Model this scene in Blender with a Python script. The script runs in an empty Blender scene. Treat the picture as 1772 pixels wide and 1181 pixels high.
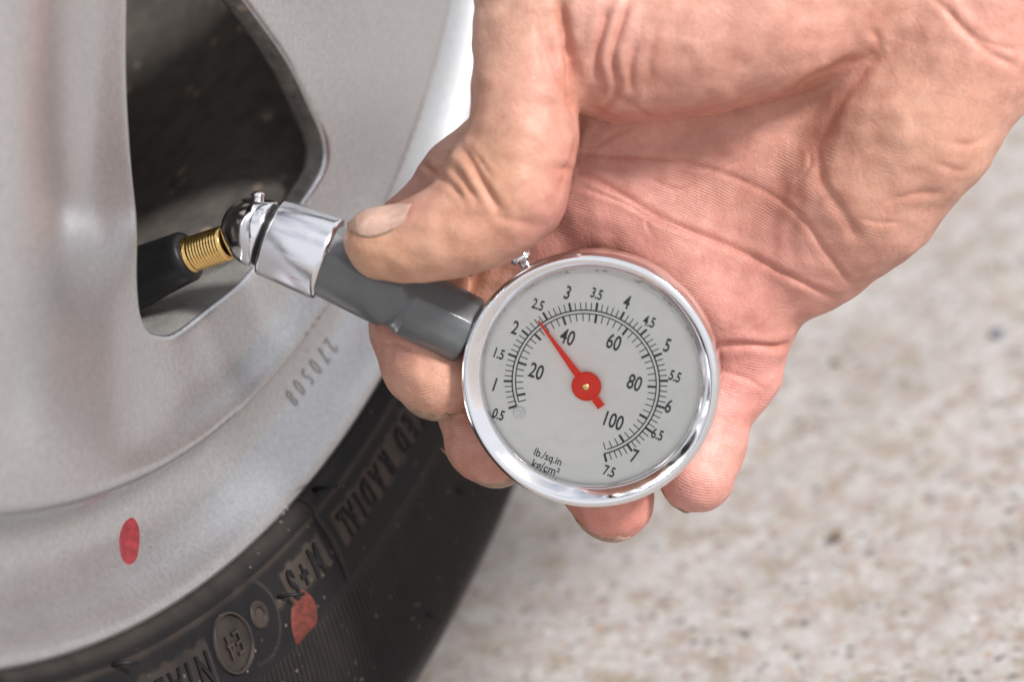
import bpy, bmesh, math, random
import numpy as np
from mathutils import Matrix, Vector
from mathutils.bvhtree import BVHTree
import mathutils.geometry as mg

# ------------------------------------------------------------------ frames
# Modelling is done in millimetres in the lens frame (x right, y up, z towards
# the photographer) and written out to the world in metres.
F = 5183.0                    # focal length in pixels of the 1772 px wide photo
CX, CY = 886.0, 590.5
D0 = 620.0                    # distance to the gauge face

def nrm(v): v = np.asarray(v, float); return v / np.linalg.norm(v)
def ray(u, v): return np.array([(u - CX) / F, -(v - CY) / F, -1.0])
def P(u, v, dz=0.0): return ray(u, v) * (D0 - dz)

# wheel frame
WC = np.array([-90., 141.8, -544.5]) * 1.05
_t, _e = math.radians(28.0), math.radians(-0.8)
WN = np.array([math.cos(_t) * math.cos(_e), math.sin(_e), math.sin(_t) * math.cos(_e)])
WX = nrm(np.cross([0, 1, 0], WN)); WY = np.cross(WN, WX)
PHI = math.radians(30)
UP = math.cos(PHI) * WY - math.sin(PHI) * WX          # true vertical
TYRE_R = 313.0
PG = WC - UP * TYRE_R - WN * 60                        # ground under the tyre
RW = np.array([WN, np.cross(UP, WN), UP])              # lens frame -> world axes

def tw(p):                                             # lens mm -> world m
    return (np.asarray(p, float) - PG) @ RW.T * 0.001

# ------------------------------------------------------------------ camera, sky, sun
sc = bpy.context.scene
cam_d = bpy.data.cameras.new('camera'); cam = bpy.data.objects.new('camera', cam_d)
sc.collection.objects.link(cam)
_m = Matrix(RW.tolist()).to_4x4(); _m.translation = Vector(tw([0, 0, 0]))
cam.matrix_world = _m
cam_d.sensor_width = 36.0
cam_d.lens = F * 36.0 / 1772.0
cam_d.clip_start = 0.02; cam_d.clip_end = 400.0
cam_d.dof.use_dof = True
cam_d.dof.focus_distance = 0.634
cam_d.dof.aperture_fstop = 9.0
sc.camera = cam

SUN_DIR = nrm([0.52, 0.54, 0.66])                      # towards the sun, lens frame
_sw = RW @ SUN_DIR
SUN_EL = math.asin(_sw[2]); SUN_AZ = math.atan2(_sw[0], _sw[1])
world = bpy.data.worlds.new('World'); sc.world = world
world.use_nodes = True
nt = world.node_tree; nt.nodes.clear()
wo = nt.nodes.new('ShaderNodeOutputWorld'); bg = nt.nodes.new('ShaderNodeBackground')
sky = nt.nodes.new('ShaderNodeTexSky'); sky.sky_type = 'NISHITA'; sky.sun_disc = False
sky.sun_elevation = SUN_EL; sky.sun_rotation = SUN_AZ
sky.air_density = 1.0; sky.dust_density = 2.0
tc = nt.nodes.new('ShaderNodeTexCoord')
cn = nt.nodes.new('ShaderNodeTexNoise'); cn.inputs['Scale'].default_value = 1.6
cn.inputs['Detail'].default_value = 6; cn.inputs['Distortion'].default_value = 0.4
nt.links.new(tc.outputs['Generated'], cn.inputs['Vector'])
cr = nt.nodes.new('ShaderNodeValToRGB')
cr.color_ramp.elements[0].position = 0.30; cr.color_ramp.elements[1].position = 0.50
nt.links.new(cn.outputs['Fac'], cr.inputs['Fac'])
mx = nt.nodes.new('ShaderNodeMix'); mx.data_type = 'RGBA'
nt.links.new(cr.outputs['Color'], mx.inputs['Factor'])
nt.links.new(sky.outputs['Color'], mx.inputs['A'])
mx.inputs['B'].default_value = (9.6, 9.7, 10.2, 1)      # thin bright overcast
nt.links.new(mx.outputs['Result'], bg.inputs['Color'])
bg.inputs['Strength'].default_value = 0.073
nt.links.new(bg.outputs['Background'], wo.inputs['Surface'])

sun_d = bpy.data.lights.new('sun', 'SUN'); sun = bpy.data.objects.new('sun', sun_d)
sc.collection.objects.link(sun)
sun_d.energy = 3.1; sun_d.angle = math.radians(11); sun_d.color = (1.0, 0.975, 0.95)
sun.rotation_euler = Vector(_sw).to_track_quat('Z', 'Y').to_euler()
sc.view_settings.view_transform = 'Standard'
sc.view_settings.look = 'None'
sc.view_settings.gamma = 1.0
sc.view_settings.use_curve_mapping = False
sc.view_settings.exposure = 0.38
sc.cycles.max_bounces = 8

# ------------------------------------------------------------------ helpers
COL = sc.collection

def tag(o, label=None, cat=None, group=None, kind=None):
    if label: o['label'] = label
    if cat: o['category'] = cat
    if group: o['group'] = group
    if kind: o['kind'] = kind
    return o

def empty(name, p_lens):
    o = bpy.data.objects.new(name, None); COL.objects.link(o)
    o.empty_display_size = 0.01
    o.location = Vector(tw(p_lens)); o['_w'] = 1
    del o['_w']
    return o

def world_loc(o):
    l = Vector(o.location); q = o.parent
    while q is not None:
        l = l + q.location; q = q.parent
    return np.array(l)

def mk(name, verts, faces, mat, parent=None, smooth=True, mat_idx=None, attrs=None):
    """one mesh object from lens-frame millimetre vertices; origin at its middle"""
    V = tw(np.asarray(verts, float).reshape(-1, 3))
    org = (V.min(0) + V.max(0)) / 2
    me = bpy.data.meshes.new(name)
    if isinstance(faces, np.ndarray):
        V32 = (V - org).astype(np.float32)
        nf, k = faces.shape
        me.vertices.add(len(V32)); me.vertices.foreach_set('co', V32.ravel())
        me.loops.add(nf * k); me.loops.foreach_set('vertex_index', faces.astype(np.int32).ravel())
        me.polygons.add(nf)
        me.polygons.foreach_set('loop_start', np.arange(0, nf * k, k, dtype=np.int32))
        me.update(calc_edges=True)
    else:
        me.from_pydata((V - org).tolist(), [], faces); me.update()
    me.validate()
    if smooth: me.polygons.foreach_set('use_smooth', [True] * len(me.polygons))
    for m in (mat if isinstance(mat, (list, tuple)) else [mat]): me.materials.append(m)
    if mat_idx is not None: me.polygons.foreach_set('material_index', [int(i) for i in mat_idx])
    for k_, a in (attrs or {}).items():
        a = np.asarray(a, np.float32)
        if a.ndim == 1:
            at = me.attributes.new(k_, 'FLOAT', 'POINT'); at.data.foreach_set('value', a)
        else:
            at = me.attributes.new(k_, 'FLOAT_COLOR', 'POINT')
            at.data.foreach_set('color', np.concatenate([a, np.ones((len(a), 1), np.float32)], 1).ravel())
    o = bpy.data.objects.new(name, me); COL.objects.link(o)
    if parent is not None:
        o.parent = parent; o.location = Vector(org - world_loc(parent))
    else:
        o.location = Vector(org)
    return o

def sharp(o, deg=32):
    o.data.set_sharp_from_angle(angle=math.radians(deg)); return o

def frame(ax, hint=(0, 0, 1)):
    ax = nrm(ax); h = np.asarray(hint, float)
    if abs(ax @ nrm(h)) > 0.95: h = np.array([0, 1, 0.])
    x = nrm(h - ax * (h @ ax)); return x, np.cross(ax, x), ax

def revolve(prof, org, ax, n=64, cap0=False, cap1=False, ths=None, hint=(0, 0, 1)):
    """prof: (radius, height) pairs along the axis"""
    x, y, a = frame(ax, hint)
    if ths is None: ths = np.linspace(0, 2 * math.pi, n, endpoint=False)
    n = len(ths)
    pr = np.array(prof, float)
    c, s = np.cos(ths), np.sin(ths)
    V = org + pr[:, None, 0, None] * (c[None, :, None] * x + s[None, :, None] * y) + pr[:, None, 1, None] * a
    m = len(pr)
    i, j = np.meshgrid(np.arange(m - 1), np.arange(n), indexing='ij'); j2 = (j + 1) % n
    Fq = np.stack([i * n + j, i * n + j2, (i + 1) * n + j2, (i + 1) * n + j], -1).reshape(-1, 4)
    V = V.reshape(-1, 3)
    Fl = Fq.tolist()
    if cap0: V = np.vstack([V, org + pr[0, 1] * a]); k = len(V) - 1; Fl += [[k, (q + 1) % n, q] for q in range(n)]
    if cap1:
        V = np.vstack([V, org + pr[-1, 1] * a]); k = len(V) - 1; b = (m - 1) * n
        Fl += [[k, b + q, b + (q + 1) % n] for q in range(n)]
    return V, Fl

def merge(*parts):
    V, Fa, k = [], [], 0
    for v, f in parts:
        V.append(np.asarray(v, float)); Fa += [[q + k for q in g] for g in f]; k += len(v)
    return np.vstack(V), Fa

def text_mesh(s, size, width=1.0, depth=0.0, shear=0.0, align='CENTER', bold=0.0, space=1.0):
    cu = bpy.data.curves.new('t', 'FONT'); cu.body = s; cu.size = size
    cu.align_x = align; cu.align_y = 'CENTER'; cu.extrude = depth; cu.shear = shear
    cu.offset = bold; cu.resolution_u = 5; cu.space_character = space
    ob = bpy.data.objects.new('t', cu); COL.objects.link(ob)
    dg = bpy.context.evaluated_depsgraph_get(); dg.update()
    me = ob.evaluated_get(dg).to_mesh()
    V = np.array([v.co[:] for v in me.vertices]); Fa = [list(p.vertices) for p in me.polygons]
    ob.evaluated_get(dg).to_mesh_clear()
    bpy.data.objects.remove(ob); bpy.data.curves.remove(cu)
    V[:, 0] *= width
    return V, Fa

# ------------------------------------------------------------------ materials
class NM:
    def __init__(s, name):
        s.m = bpy.data.materials.new(name); s.m.use_nodes = True
        s.t = s.m.node_tree; s.b = s.t.nodes['Principled BSDF']; s.out = s.t.nodes['Material Output']
    def n(s, typ, **kw):
        x = s.t.nodes.new('ShaderNode' + typ)
        for k, v in kw.items(): setattr(x, k, v)
        return x
    def l(s, a, b): s.t.links.new(a, b)
    def coord(s, kind='Object'):
        return s.n('TexCoord').outputs[kind]
    def noise(s, scale, detail=4, rough=0.5, vec=None, dist=0.0):
        x = s.n('TexNoise'); x.inputs['Scale'].default_value = scale
        x.inputs['Detail'].default_value = detail; x.inputs['Roughness'].default_value = rough
        x.inputs['Distortion'].default_value = dist
        s.l(vec if vec is not None else s.coord(), x.inputs['Vector']); return x.outputs['Fac']
    def voro(s, scale, vec=None, feat='F1', out='Distance'):
        x = s.n('TexVoronoi', feature=feat); x.inputs['Scale'].default_value = scale
        s.l(vec if vec is not None else s.coord(), x.inputs['Vector']); return x.outputs[out]
    def ramp(s, fac, pts):
        r = s.n('ValToRGB'); e = r.color_ramp.elements
        e[0].position, e[1].position = pts[0][0], pts[-1][0]
        for q in pts[1:-1]: e.new(q[0])
        for i, q in enumerate(pts):
            c = q[1]; e[i].color = (c, c, c, 1) if isinstance(c, (int, float)) else (*c, 1)
        s.l(fac, r.inputs['Fac']); return r.outputs['Color']
    def mix(s, f, a, b, mode='MIX'):
        x = s.n('Mix', data_type='RGBA', blend_type=mode)
        for k, v in (('Factor', f), ('A', a), ('B', b)):
            if isinstance(v, (int, float)): x.inputs[k].default_value = v if k == 'Factor' else (v, v, v, 1)
            elif isinstance(v, tuple): x.inputs[k].default_value = (*v, 1)
            else: s.l(v, x.inputs[k])
        return x.outputs['Result']
    def math(s, op, a, b=0.0, clamp=False):
        x = s.n('Math', operation=op); x.use_clamp = clamp
        for i, v in enumerate((a, b)):
            if isinstance(v, (int, float)): x.inputs[i].default_value = v
            else: s.l(v, x.inputs[i])
        return x.outputs[0]
    def attr(s, name, out='Fac'):
        x = s.n('Attribute', attribute_name=name); return x.outputs[out]
    def bump(s, h, dist, strength=1.0, prev=None):
        x = s.n('Bump'); x.inputs['Distance'].default_value = dist; x.inputs['Strength'].default_value = strength
        s.l(h, x.inputs['Height'])
        if prev is not None: s.l(prev, x.inputs['Normal'])
        return x.outputs['Normal']
    def set(s, **kw):
        for k, v in kw.items():
            i = s.b.inputs[{'color': 'Base Color', 'rough': 'Roughness', 'metal': 'Metallic', 'normal': 'Normal',
                            'coat': 'Coat Weight', 'coatr': 'Coat Roughness', 'spec': 'Specular IOR Level'}.get(k, k)]
            if isinstance(v, tuple): i.default_value = (*v, 1) if len(v) == 3 and k == 'color' else v
            elif isinstance(v, (int, float)): i.default_value = v
            else: s.l(v, i)
        return s.m

def mat_silver():
    k = NM('silver_wheel_paint')
    dirt = k.ramp(k.noise(38, 6, .6), [(.42, 0.0), (.75, 1.0)])
    fine = k.ramp(k.noise(900, 3, .6), [(.3, .86), (.7, 1.06)])
    speck = k.ramp(k.voro(210), [(.05, 1.0), (.10, 0.0)])
    pick = k.ramp(k.noise(70, 2), [(.52, 0.0), (.6, 1.0)])
    spk = k.math('MULTIPLY', speck, pick)
    c = k.mix(dirt, (.54, .55, .565), (.515, .525, .54))
    c = k.mix(1.0, c, fine, 'MULTIPLY')
    c = k.mix(k.math('MULTIPLY', spk, .5), c, (.80, .78, .75))
    dk = k.math('MULTIPLY', k.ramp(k.voro(420), [(.06, 1.0), (.12, 0.0)]), k.ramp(k.noise(55, 3), [(.56, 0.0), (.66, 1.0)]))
    c = k.mix(k.math('MULTIPLY', dk, .7), c, (.10, .09, .08))
    r = k.ramp(k.noise(60, 5), [(.3, .29), (.7, .33)])
    return k.set(color=c, rough=r, metal=0.85, coat=0.35, coatr=0.22, normal=k.bump(k.noise(1500, 2), .00003, .25))

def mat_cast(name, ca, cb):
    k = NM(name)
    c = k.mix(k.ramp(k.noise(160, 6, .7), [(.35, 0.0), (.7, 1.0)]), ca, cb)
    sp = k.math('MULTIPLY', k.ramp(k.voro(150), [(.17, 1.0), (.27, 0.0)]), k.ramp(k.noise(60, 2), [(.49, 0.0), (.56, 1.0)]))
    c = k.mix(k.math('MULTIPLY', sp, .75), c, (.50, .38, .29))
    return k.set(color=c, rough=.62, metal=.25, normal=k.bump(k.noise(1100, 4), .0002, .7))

def mat_rubber():
    k = NM('tyre_rubber')
    dust = k.ramp(k.noise(30, 7, .65), [(.45, 0.0), (.85, 1.0)])
    c = k.mix(dust, (.010, .010, .0115), (.024, .021, .019))
    sp = k.math('MULTIPLY', k.ramp(k.voro(330), [(.08, 1.0), (.17, 0.0)]), k.ramp(k.noise(90, 2), [(.49, 0.0), (.56, 1.0)]))
    c = k.mix(k.math('MULTIPLY', sp, .35), c, (.32, .28, .23))
    d = k.attr('dust')
    c = k.mix(k.math('MULTIPLY', d, k.ramp(k.noise(120, 5), [(.25, .35), (.6, 1.0)])), c, (.095, .074, .059))
    r = k.ramp(dust, [(0, .42), (1, .75)])
    return k.set(color=c, rough=r, spec=.12, normal=k.bump(k.noise(700, 5), .0001, .8))

def mat_plain(name, color, rough=.5, metal=0.0, nscale=None, nd=.00005, coat=0.0, vary=.12, spec=.5):
    k = NM(name)
    v = k.ramp(k.noise(nscale or 200, 4), [(.3, 1 - vary), (.7, 1 + vary)])
    c = k.mix(1.0, color, v, 'MULTIPLY')
    rr = k.ramp(k.noise((nscale or 200) * .6, 4), [(.3, max(rough - .06, .02)), (.7, rough + .06)])
    return k.set(color=c, rough=rr, metal=metal, coat=coat, coatr=.1, spec=spec,
                 normal=k.bump(k.noise((nscale or 200) * 3, 3), nd, .5))

def mat_chrome(name='polished_chrome', rough=.05, c=(.86, .86, .88)):
    k = NM(name)
    smear = k.noise(260, 5, .6)
    r = k.ramp(smear, [(.35, rough), (.75, rough + .12)])
    return k.set(color=c, rough=r, metal=1.0, normal=k.bump(k.noise(180, 3), .00008, .5))

def mat_brass():
    k = NM('brass'); c = k.mix(k.noise(300, 4), (.86, .60, .24), (.70, .45, .16))
    return k.set(color=c, rough=.22, metal=1.0)

def mat_glass():
    k = NM('gauge_glass')
    tr = k.n('BsdfTransparent'); gl = k.n('BsdfGlossy'); gl.inputs['Roughness'].default_value = .03
    lw = k.n('Fresnel'); lw.inputs['IOR'].default_value = 1.38
    sm = k.ramp(k.noise(140, 5, .6), [(.4, 0.0), (.8, .035)])
    f = k.math('ADD', lw.outputs[0], sm)
    ms = k.n('MixShader'); k.l(f, ms.inputs[0]); k.l(tr.outputs[0], ms.inputs[1]); k.l(gl.outputs[0], ms.inputs[2])
    k.l(ms.outputs[0], k.out.inputs['Surface']); return k.m

def mat_ground():
    k = NM('exposed_concrete')
    big = k.noise(14, 5, .6)
    c = k.mix(k.ramp(big, [(.35, 0.0), (.68, 1.0)]), (.53, .49, .46), (.47, .42, .385))
    pat = k.ramp(k.noise(150, 4, .6), [(.40, 0.0), (.62, 1.0)])
    c = k.mix(k.math('MULTIPLY', pat, .6), c, (.64, .625, .615))
    pk = k.ramp(k.noise(120, 4, .6, dist=.5), [(.50, 0.0), (.62, .75)])
    c = k.mix(pk, c, (.43, .345, .315))
    tan = k.ramp(k.noise(88, 4, .6, dist=.4), [(.53, 0.0), (.64, .8)])
    c = k.mix(tan, c, (.38, .31, .235))
    agg = k.n('TexVoronoi'); agg.inputs['Scale'].default_value = 270; agg.inputs['Randomness'].default_value = 1.0
    k.l(k.coord(), agg.inputs['Vector'])
    cell = k.ramp(agg.outputs['Color'], [(.15, (.13, .145, .165)), (.35, (.17, .15, .14)), (.6, (.50, .33, .24)), (.85, (.72, .70, .68))])
    dot = k.math('MULTIPLY', k.ramp(agg.outputs['Distance'], [(.26, 1.0), (.42, 0.0)]), k.ramp(k.noise(95, 3, .6), [(.42, 0.0), (.54, .9)]))
    c = k.mix(dot, c, cell)
    sm = k.n('TexVoronoi'); sm.inputs['Scale'].default_value = 520; k.l(k.coord(), sm.inputs['Vector'])
    c = k.mix(k.math('MULTIPLY', k.ramp(sm.outputs['Distance'], [(.2, 1.0), (.4, 0.0)]), k.ramp(k.noise(200, 2), [(.48, 0.0), (.56, .7)])), c, (.24, .22, .21))
    return k.set(color=c, rough=.85, normal=k.bump(k.noise(400, 6, .7), .0012, .8))

def mat_skin():
    k = NM('skin')
    tone = k.attr('tone', 'Color')
    m1 = k.ramp(k.noise(70, 5, .6), [(.34, (.88, .80, .76)), (.66, (1.10, 1.08, 1.06))])
    c = k.mix(1.0, tone, m1, 'MULTIPLY')
    m2 = k.ramp(k.noise(330, 5, .7), [(.35, (.93, .86, .84)), (.65, (1.05, 1.06, 1.06))])
    c = k.mix(1.0, c, m2, 'MULTIPLY')
    ph = k.math('ADD', k.attr('ridge'), k.math('MULTIPLY', k.noise(75, 4), 16.0))
    sn = k.math('SINE', ph)
    amp = k.math('MULTIPLY', k.attr('ridgeamp'), k.ramp(k.noise(110, 3), [(.40, .05), (.66, .85)]))
    h = k.math('MULTIPLY', sn, amp)
    c = k.mix(k.math('MULTIPLY', k.math('MULTIPLY', k.math('ADD', sn, 1.0), amp), .10), c, (.93, .66, .56))
    fl = k.math('MULTIPLY', k.ramp(k.voro(300), [(.04, 1.0), (.10, 0.0)]), k.ramp(k.noise(110, 3), [(.60, 0.0), (.66, 1.0)]))
    c = k.mix(k.math('MULTIPLY', fl, .5), c, (.95, .82, .74))
    cell = k.voro(620, feat='DISTANCE_TO_EDGE')
    wr = k.n('TexVoronoi', feature='DISTANCE_TO_EDGE'); wr.inputs['Scale'].default_value = 130
    dv = k.n('Mix', data_type='VECTOR'); dv.inputs['Factor'].default_value = .012
    nz = k.n('TexNoise'); nz.inputs['Scale'].default_value = 160; k.l(k.coord(), nz.inputs['Vector'])
    k.l(k.coord(), dv.inputs['A']); k.l(nz.outputs['Color'], dv.inputs['B']); k.l(dv.outputs['Result'], wr.inputs['Vector'])
    wl = k.ramp(wr.outputs['Distance'], [(0.0, 0.0), (.05, 1.0)])
    c = k.mix(k.math('MULTIPLY', k.math('SUBTRACT', 1.0, wl), k.ramp(k.noise(60, 3), [(.48, 0.0), (.62, .16)])), c, (.46, .19, .14))
    n0 = k.bump(wl, .00010, .28)
    n00 = k.bump(k.ramp(cell, [(0.0, 0.0), (.12, 1.0)]), .00005, .5, n0)
    n1 = k.bump(k.noise(900, 5, .65), .00022, .55, n00)
    n2 = k.bump(h, .00009, 1.0, n1)
    k.set(color=c, rough=k.ramp(k.noise(240, 4), [(.3, .40), (.7, .54)]), spec=.38, normal=n2)
    k.b.inputs['Subsurface Weight'].default_value = .16
    k.b.inputs['Subsurface Radius'].default_value = (1.0, .32, .18)
    k.b.inputs['Subsurface Scale'].default_value = .0014
    return k.m

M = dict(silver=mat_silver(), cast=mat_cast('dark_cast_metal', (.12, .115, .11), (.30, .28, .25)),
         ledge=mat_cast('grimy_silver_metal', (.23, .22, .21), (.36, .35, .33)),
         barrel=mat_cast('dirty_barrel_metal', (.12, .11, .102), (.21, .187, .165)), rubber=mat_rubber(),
         chrome=mat_chrome(), satin=mat_chrome('satin_chrome', .14, (.80, .80, .83)), brass=mat_brass(), glass=mat_glass(),
         ground=mat_ground(), skin=mat_skin(),
         handle=mat_plain('grey_lacquer', (.125, .135, .140), .36, .0, 160, .00006, .35),
         dial=mat_plain('dial_card', (.97, .97, .92), .55, 0, 300, .00002, vary=.03),
         ink=mat_plain('dial_ink', (.012, .013, .014), .5, 0, 300),
         ink_pale=mat_plain('faded_dial_ink', (.12, .13, .13), .5, 0, 300),
         red=mat_plain('red_needle_paint', (.98, .040, .008), .5, 0, 500, .00003, .0, vary=.04, spec=.15),
         red_mark=mat_plain('red_paint_mark', (.20, .016, .022), .6, 0, 500, .0002, vary=.3),
         red_dull=mat_plain('red_crayon_mark', (.11, .017, .010), .7, 0, 700, .0004, vary=.45),
         black=mat_plain('black_rubber', (.011, .011, .012), .42, 0, 250, .0001, spec=.22),
         digits=mat_plain('stamped_digit_metal', (.40, .39, .38), .35, .6, 500),
         nail=mat_plain('fingernail', (.52, .33, .26), .38, 0, 500, .00006, .1, vary=.10),
         nailtip=mat_plain('fingernail_edge', (.36, .235, .17), .5, 0, 700, .0002, vary=.25),
         dirt=mat_plain('nail_grime', (.12, .07, .05), .8, 0, 700, .0002, vary=.3),
         white=mat_plain('white_plastic', (.88, .87, .86), .25, 0, 300, coat=.3),
         paint=mat_plain('dark_car_paint', (.03, .032, .036), .2, .3, 120, .00001, .8),
         peb=mat_plain('blue_grey_stone', (.12, .14, .17), .7, 0, 300, .0004, vary=.3),
         peb2=mat_plain('brown_stone', (.20, .14, .10), .7, 0, 300, .0004, vary=.3))

# ------------------------------------------------------------------ ground
def build_ground():
    # one sheet to the horizon; finer in the middle so it can undulate a little
    ax = np.unique(np.concatenate([np.linspace(-1.2, 1.2, 161), np.array([-200, -60, -20, -8, -3, -1.8, 1.8, 3, 8, 20, 60, 200])]))
    X, Y = np.meshgrid(ax, ax, indexing='ij')
    rng = np.random.default_rng(5)
    Z = np.zeros_like(X)
    for i in range(14):
        a, fq = rng.uniform(0, 6.28), rng.uniform(15, 160)
        Z += .00035 * np.sin((X * math.cos(a) + Y * math.sin(a)) * fq + rng.uniform(0, 6)) * (np.abs(X) < 1.3) * (np.abs(Y) < 1.3)
    n = len(ax); V = np.stack([X, Y, Z - .001], -1).reshape(-1, 3)
    i, j = np.meshgrid(np.arange(n - 1), np.arange(n - 1), indexing='ij')
    Fq = np.stack([i * n + j, (i + 1) * n + j, (i + 1) * n + j + 1, i * n + j + 1], -1).reshape(-1, 4)
    me = bpy.data.meshes.new('ground'); me.from_pydata(V.tolist(), [], Fq.tolist()); me.update()
    me.polygons.foreach_set('use_smooth', [True] * len(me.polygons)); me.materials.append(M['ground'])
    o = bpy.data.objects.new('ground', me); COL.objects.link(o)
    tag(o, 'pale speckled exposed-aggregate concrete ground', kind='structure')
build_ground()

def ground_pt(u, v):
    d = RW @ ray(u, v); o = tw([0, 0, 0])
    t = -o[2] / d[2]; return o + d * t

def pebble(u, v, r, mat, label, seed):
    rng = np.random.default_rng(seed)
    bm = bmesh.new(); bmesh.ops.create_icosphere(bm, subdivisions=2, radius=r)
    for w in bm.verts:
        d = w.co.normalized(); s = 1 + .18 * math.sin(3 * d.x + seed) + .12 * math.sin(4 * d.y * 2 + seed * 2)
        w.co = Vector((w.co.x * s * 1.15, w.co.y * s, w.co.z * .6 * s))
    me = bpy.data.meshes.new('pebble'); bm.to_mesh(me); bm.free()
    me.polygons.foreach_set('use_smooth', [True] * len(me.polygons)); me.materials.append(mat)
    o = bpy.data.objects.new('pebble', me); COL.objects.link(o)
    g = ground_pt(u, v); o.location = (g[0], g[1], r * .25)
    tag(o, label, 'pebble', 'small stones lying on the concrete')
pebble(1725, 581, .0022, M['peb'], 'blue-grey pebble on the concrete at the right edge of the photo', 1)
pebble(1450, 930, .0017, M['peb2'], 'dark brown pebble on the concrete right of the little fingertip', 2)
pebble(1448, 628, .0014, M['peb2'], 'tiny dark pebble on the concrete right of the little finger base', 3)

# ------------------------------------------------------------------ wheel
WHEEL = empty('car_wheel', WC)
tag(WHEEL, 'silver alloy car wheel with black tyre filling the left side', 'car wheel')

def wp(x, y, h): return WC + np.multiply.outer(x, WX) + np.multiply.outer(y, WY) + np.multiply.outer(h, WN)
def bpw(u, v, h=0.0):
    d = ray(u, v); t = ((WC + h * WN) @ WN) / (d @ WN); w = d * t - WC - h * WN
    return w @ WX, w @ WY

def sst(x): x = np.clip(x, 0, 1); return x * x * (3 - 2 * x)

R_STEP = 183.5
NS = 6
def spoke_h(x, y):
    r = np.hypot(x, y); th = np.degrees(np.arctan2(y, x))
    ph = (th + 58.5 + 180 * 5) % 60.0; ph = np.where(ph > 30, ph - 60, ph)    # 0 = middle of a window
    side = np.abs(np.abs(ph) - 30)                                             # 0 = middle of a spoke
    h = 2.0 + 0 * r
    dish = sst((r - 128) / 26) * (1 - sst((r - 172) / 11)) * (1 - sst((np.abs(ph) - 9) / 14))
    h = h - 5.0 * dish
    arc = side * np.pi / 180 * r
    h = h + 4.0 * (1 - sst(arc / 25)) * (1 - sst((r - 120) / 60))
    h = h - .7 * np.exp(-(arc / 9) ** 2) * (1 - sst((r - 130) / 34))        # centre groove
    h = h + 7 * sst((110 - r) / 90)
    h = h - 3.0 * sst((r - R_STEP + 3) / 3) ** 2                             # rounded outer shoulder
    return h

def catmull(pts, n=8, closed=True):
    pts = np.array(pts, float); out = []; m = len(pts)
    for i in range(m if closed else m - 1):
        if closed: p0, p1, p2, p3 = pts[i - 1], pts[i], pts[(i + 1) % m], pts[(i + 2) % m]
        else: p0, p1, p2, p3 = pts[max(i - 1, 0)], pts[i], pts[i + 1], pts[min(i + 2, m - 1)]
        for k in range(n):
            t = k / n
            out.append(.5 * ((2 * p1) + (-p0 + p2) * t + (2 * p0 - 5 * p1 + 4 * p2 - p3) * t * t + (-p0 + 3 * p1 - 3 * p2 + p3) * t ** 3))
    if not closed: out.append(pts[-1])
    return np.array(out)

def resample(L, step):
    Lc = np.vstack([L, L[:1]]); s = np.concatenate([[0], np.cumsum(np.linalg.norm(np.diff(Lc, axis=0), axis=1))])
    n = max(8, int(s[-1] / step)); t = np.linspace(0, s[-1], n, endpoint=False)
    return np.stack([np.interp(t, s, Lc[:, i]) for i in (0, 1)], -1)

def offset(L, d):        # outward for counter-clockwise loops
    T = np.roll(L, -1, 0) - np.roll(L, 1, 0); T /= np.linalg.norm(T, axis=1)[:, None]
    return L + np.stack([T[:, 1], -T[:, 0]], -1) * d

def area(L): return .5 * np.sum(L[:, 0] * np.roll(L[:, 1], -1) - np.roll(L[:, 0], -1) * L[:, 1])

win_px = [(196, -230), (200, -100), (205, 0), (212, 150), (222, 300), (240, 450), (252, 510), (263, 548), (279, 572), (300, 580),
          (325, 574), (380, 532), (440, 482), (505, 410), (545, 352), (566, 310), (574, 278), (568, 238), (545, 192), (470, 88), (405, 0), (345, -80), (260, -190)]
win0 = np.array([bpw(u, v, -1.0 if u < 500 and u > 290 else 0.5) for u, v in win_px])
win0 = resample(catmull(win0, 6), 1.8)
if area(win0) < 0: win0 = win0[::-1]

def rot2(L, a): c, s = math.cos(a), math.sin(a); return np.stack([L[:, 0] * c - L[:, 1] * s, L[:, 0] * s + L[:, 1] * c], -1)

def pip(px, py, L):
    ins = np.zeros(len(px), bool)
    x0, y0 = L[:, 0], L[:, 1]; x1, y1 = np.roll(x0, -1), np.roll(y0, -1)
    for a, b, c, d in zip(x0, y0, x1, y1):
        cond = (b > py) != (d > py)
        with np.errstate(divide='ignore', invalid='ignore'):
            ins ^= cond & (px < (c - a) * (py - b) / (d - b) + a)
    return ins

def seg_dist(px, py, L, closed=True):
    best = np.full(len(px), 1e9)
    n = len(L)
    for i in range(n if closed else n - 1):
        a, b = L[i], L[(i + 1) % n]; ab = b - a
        t = np.clip(((px - a[0]) * ab[0] + (py - a[1]) * ab[1]) / (ab @ ab + 1e-12), 0, 1)
        best = np.minimum(best, np.hypot(px - a[0] - t * ab[0], py - a[1] - t * ab[1]))
    return best

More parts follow.
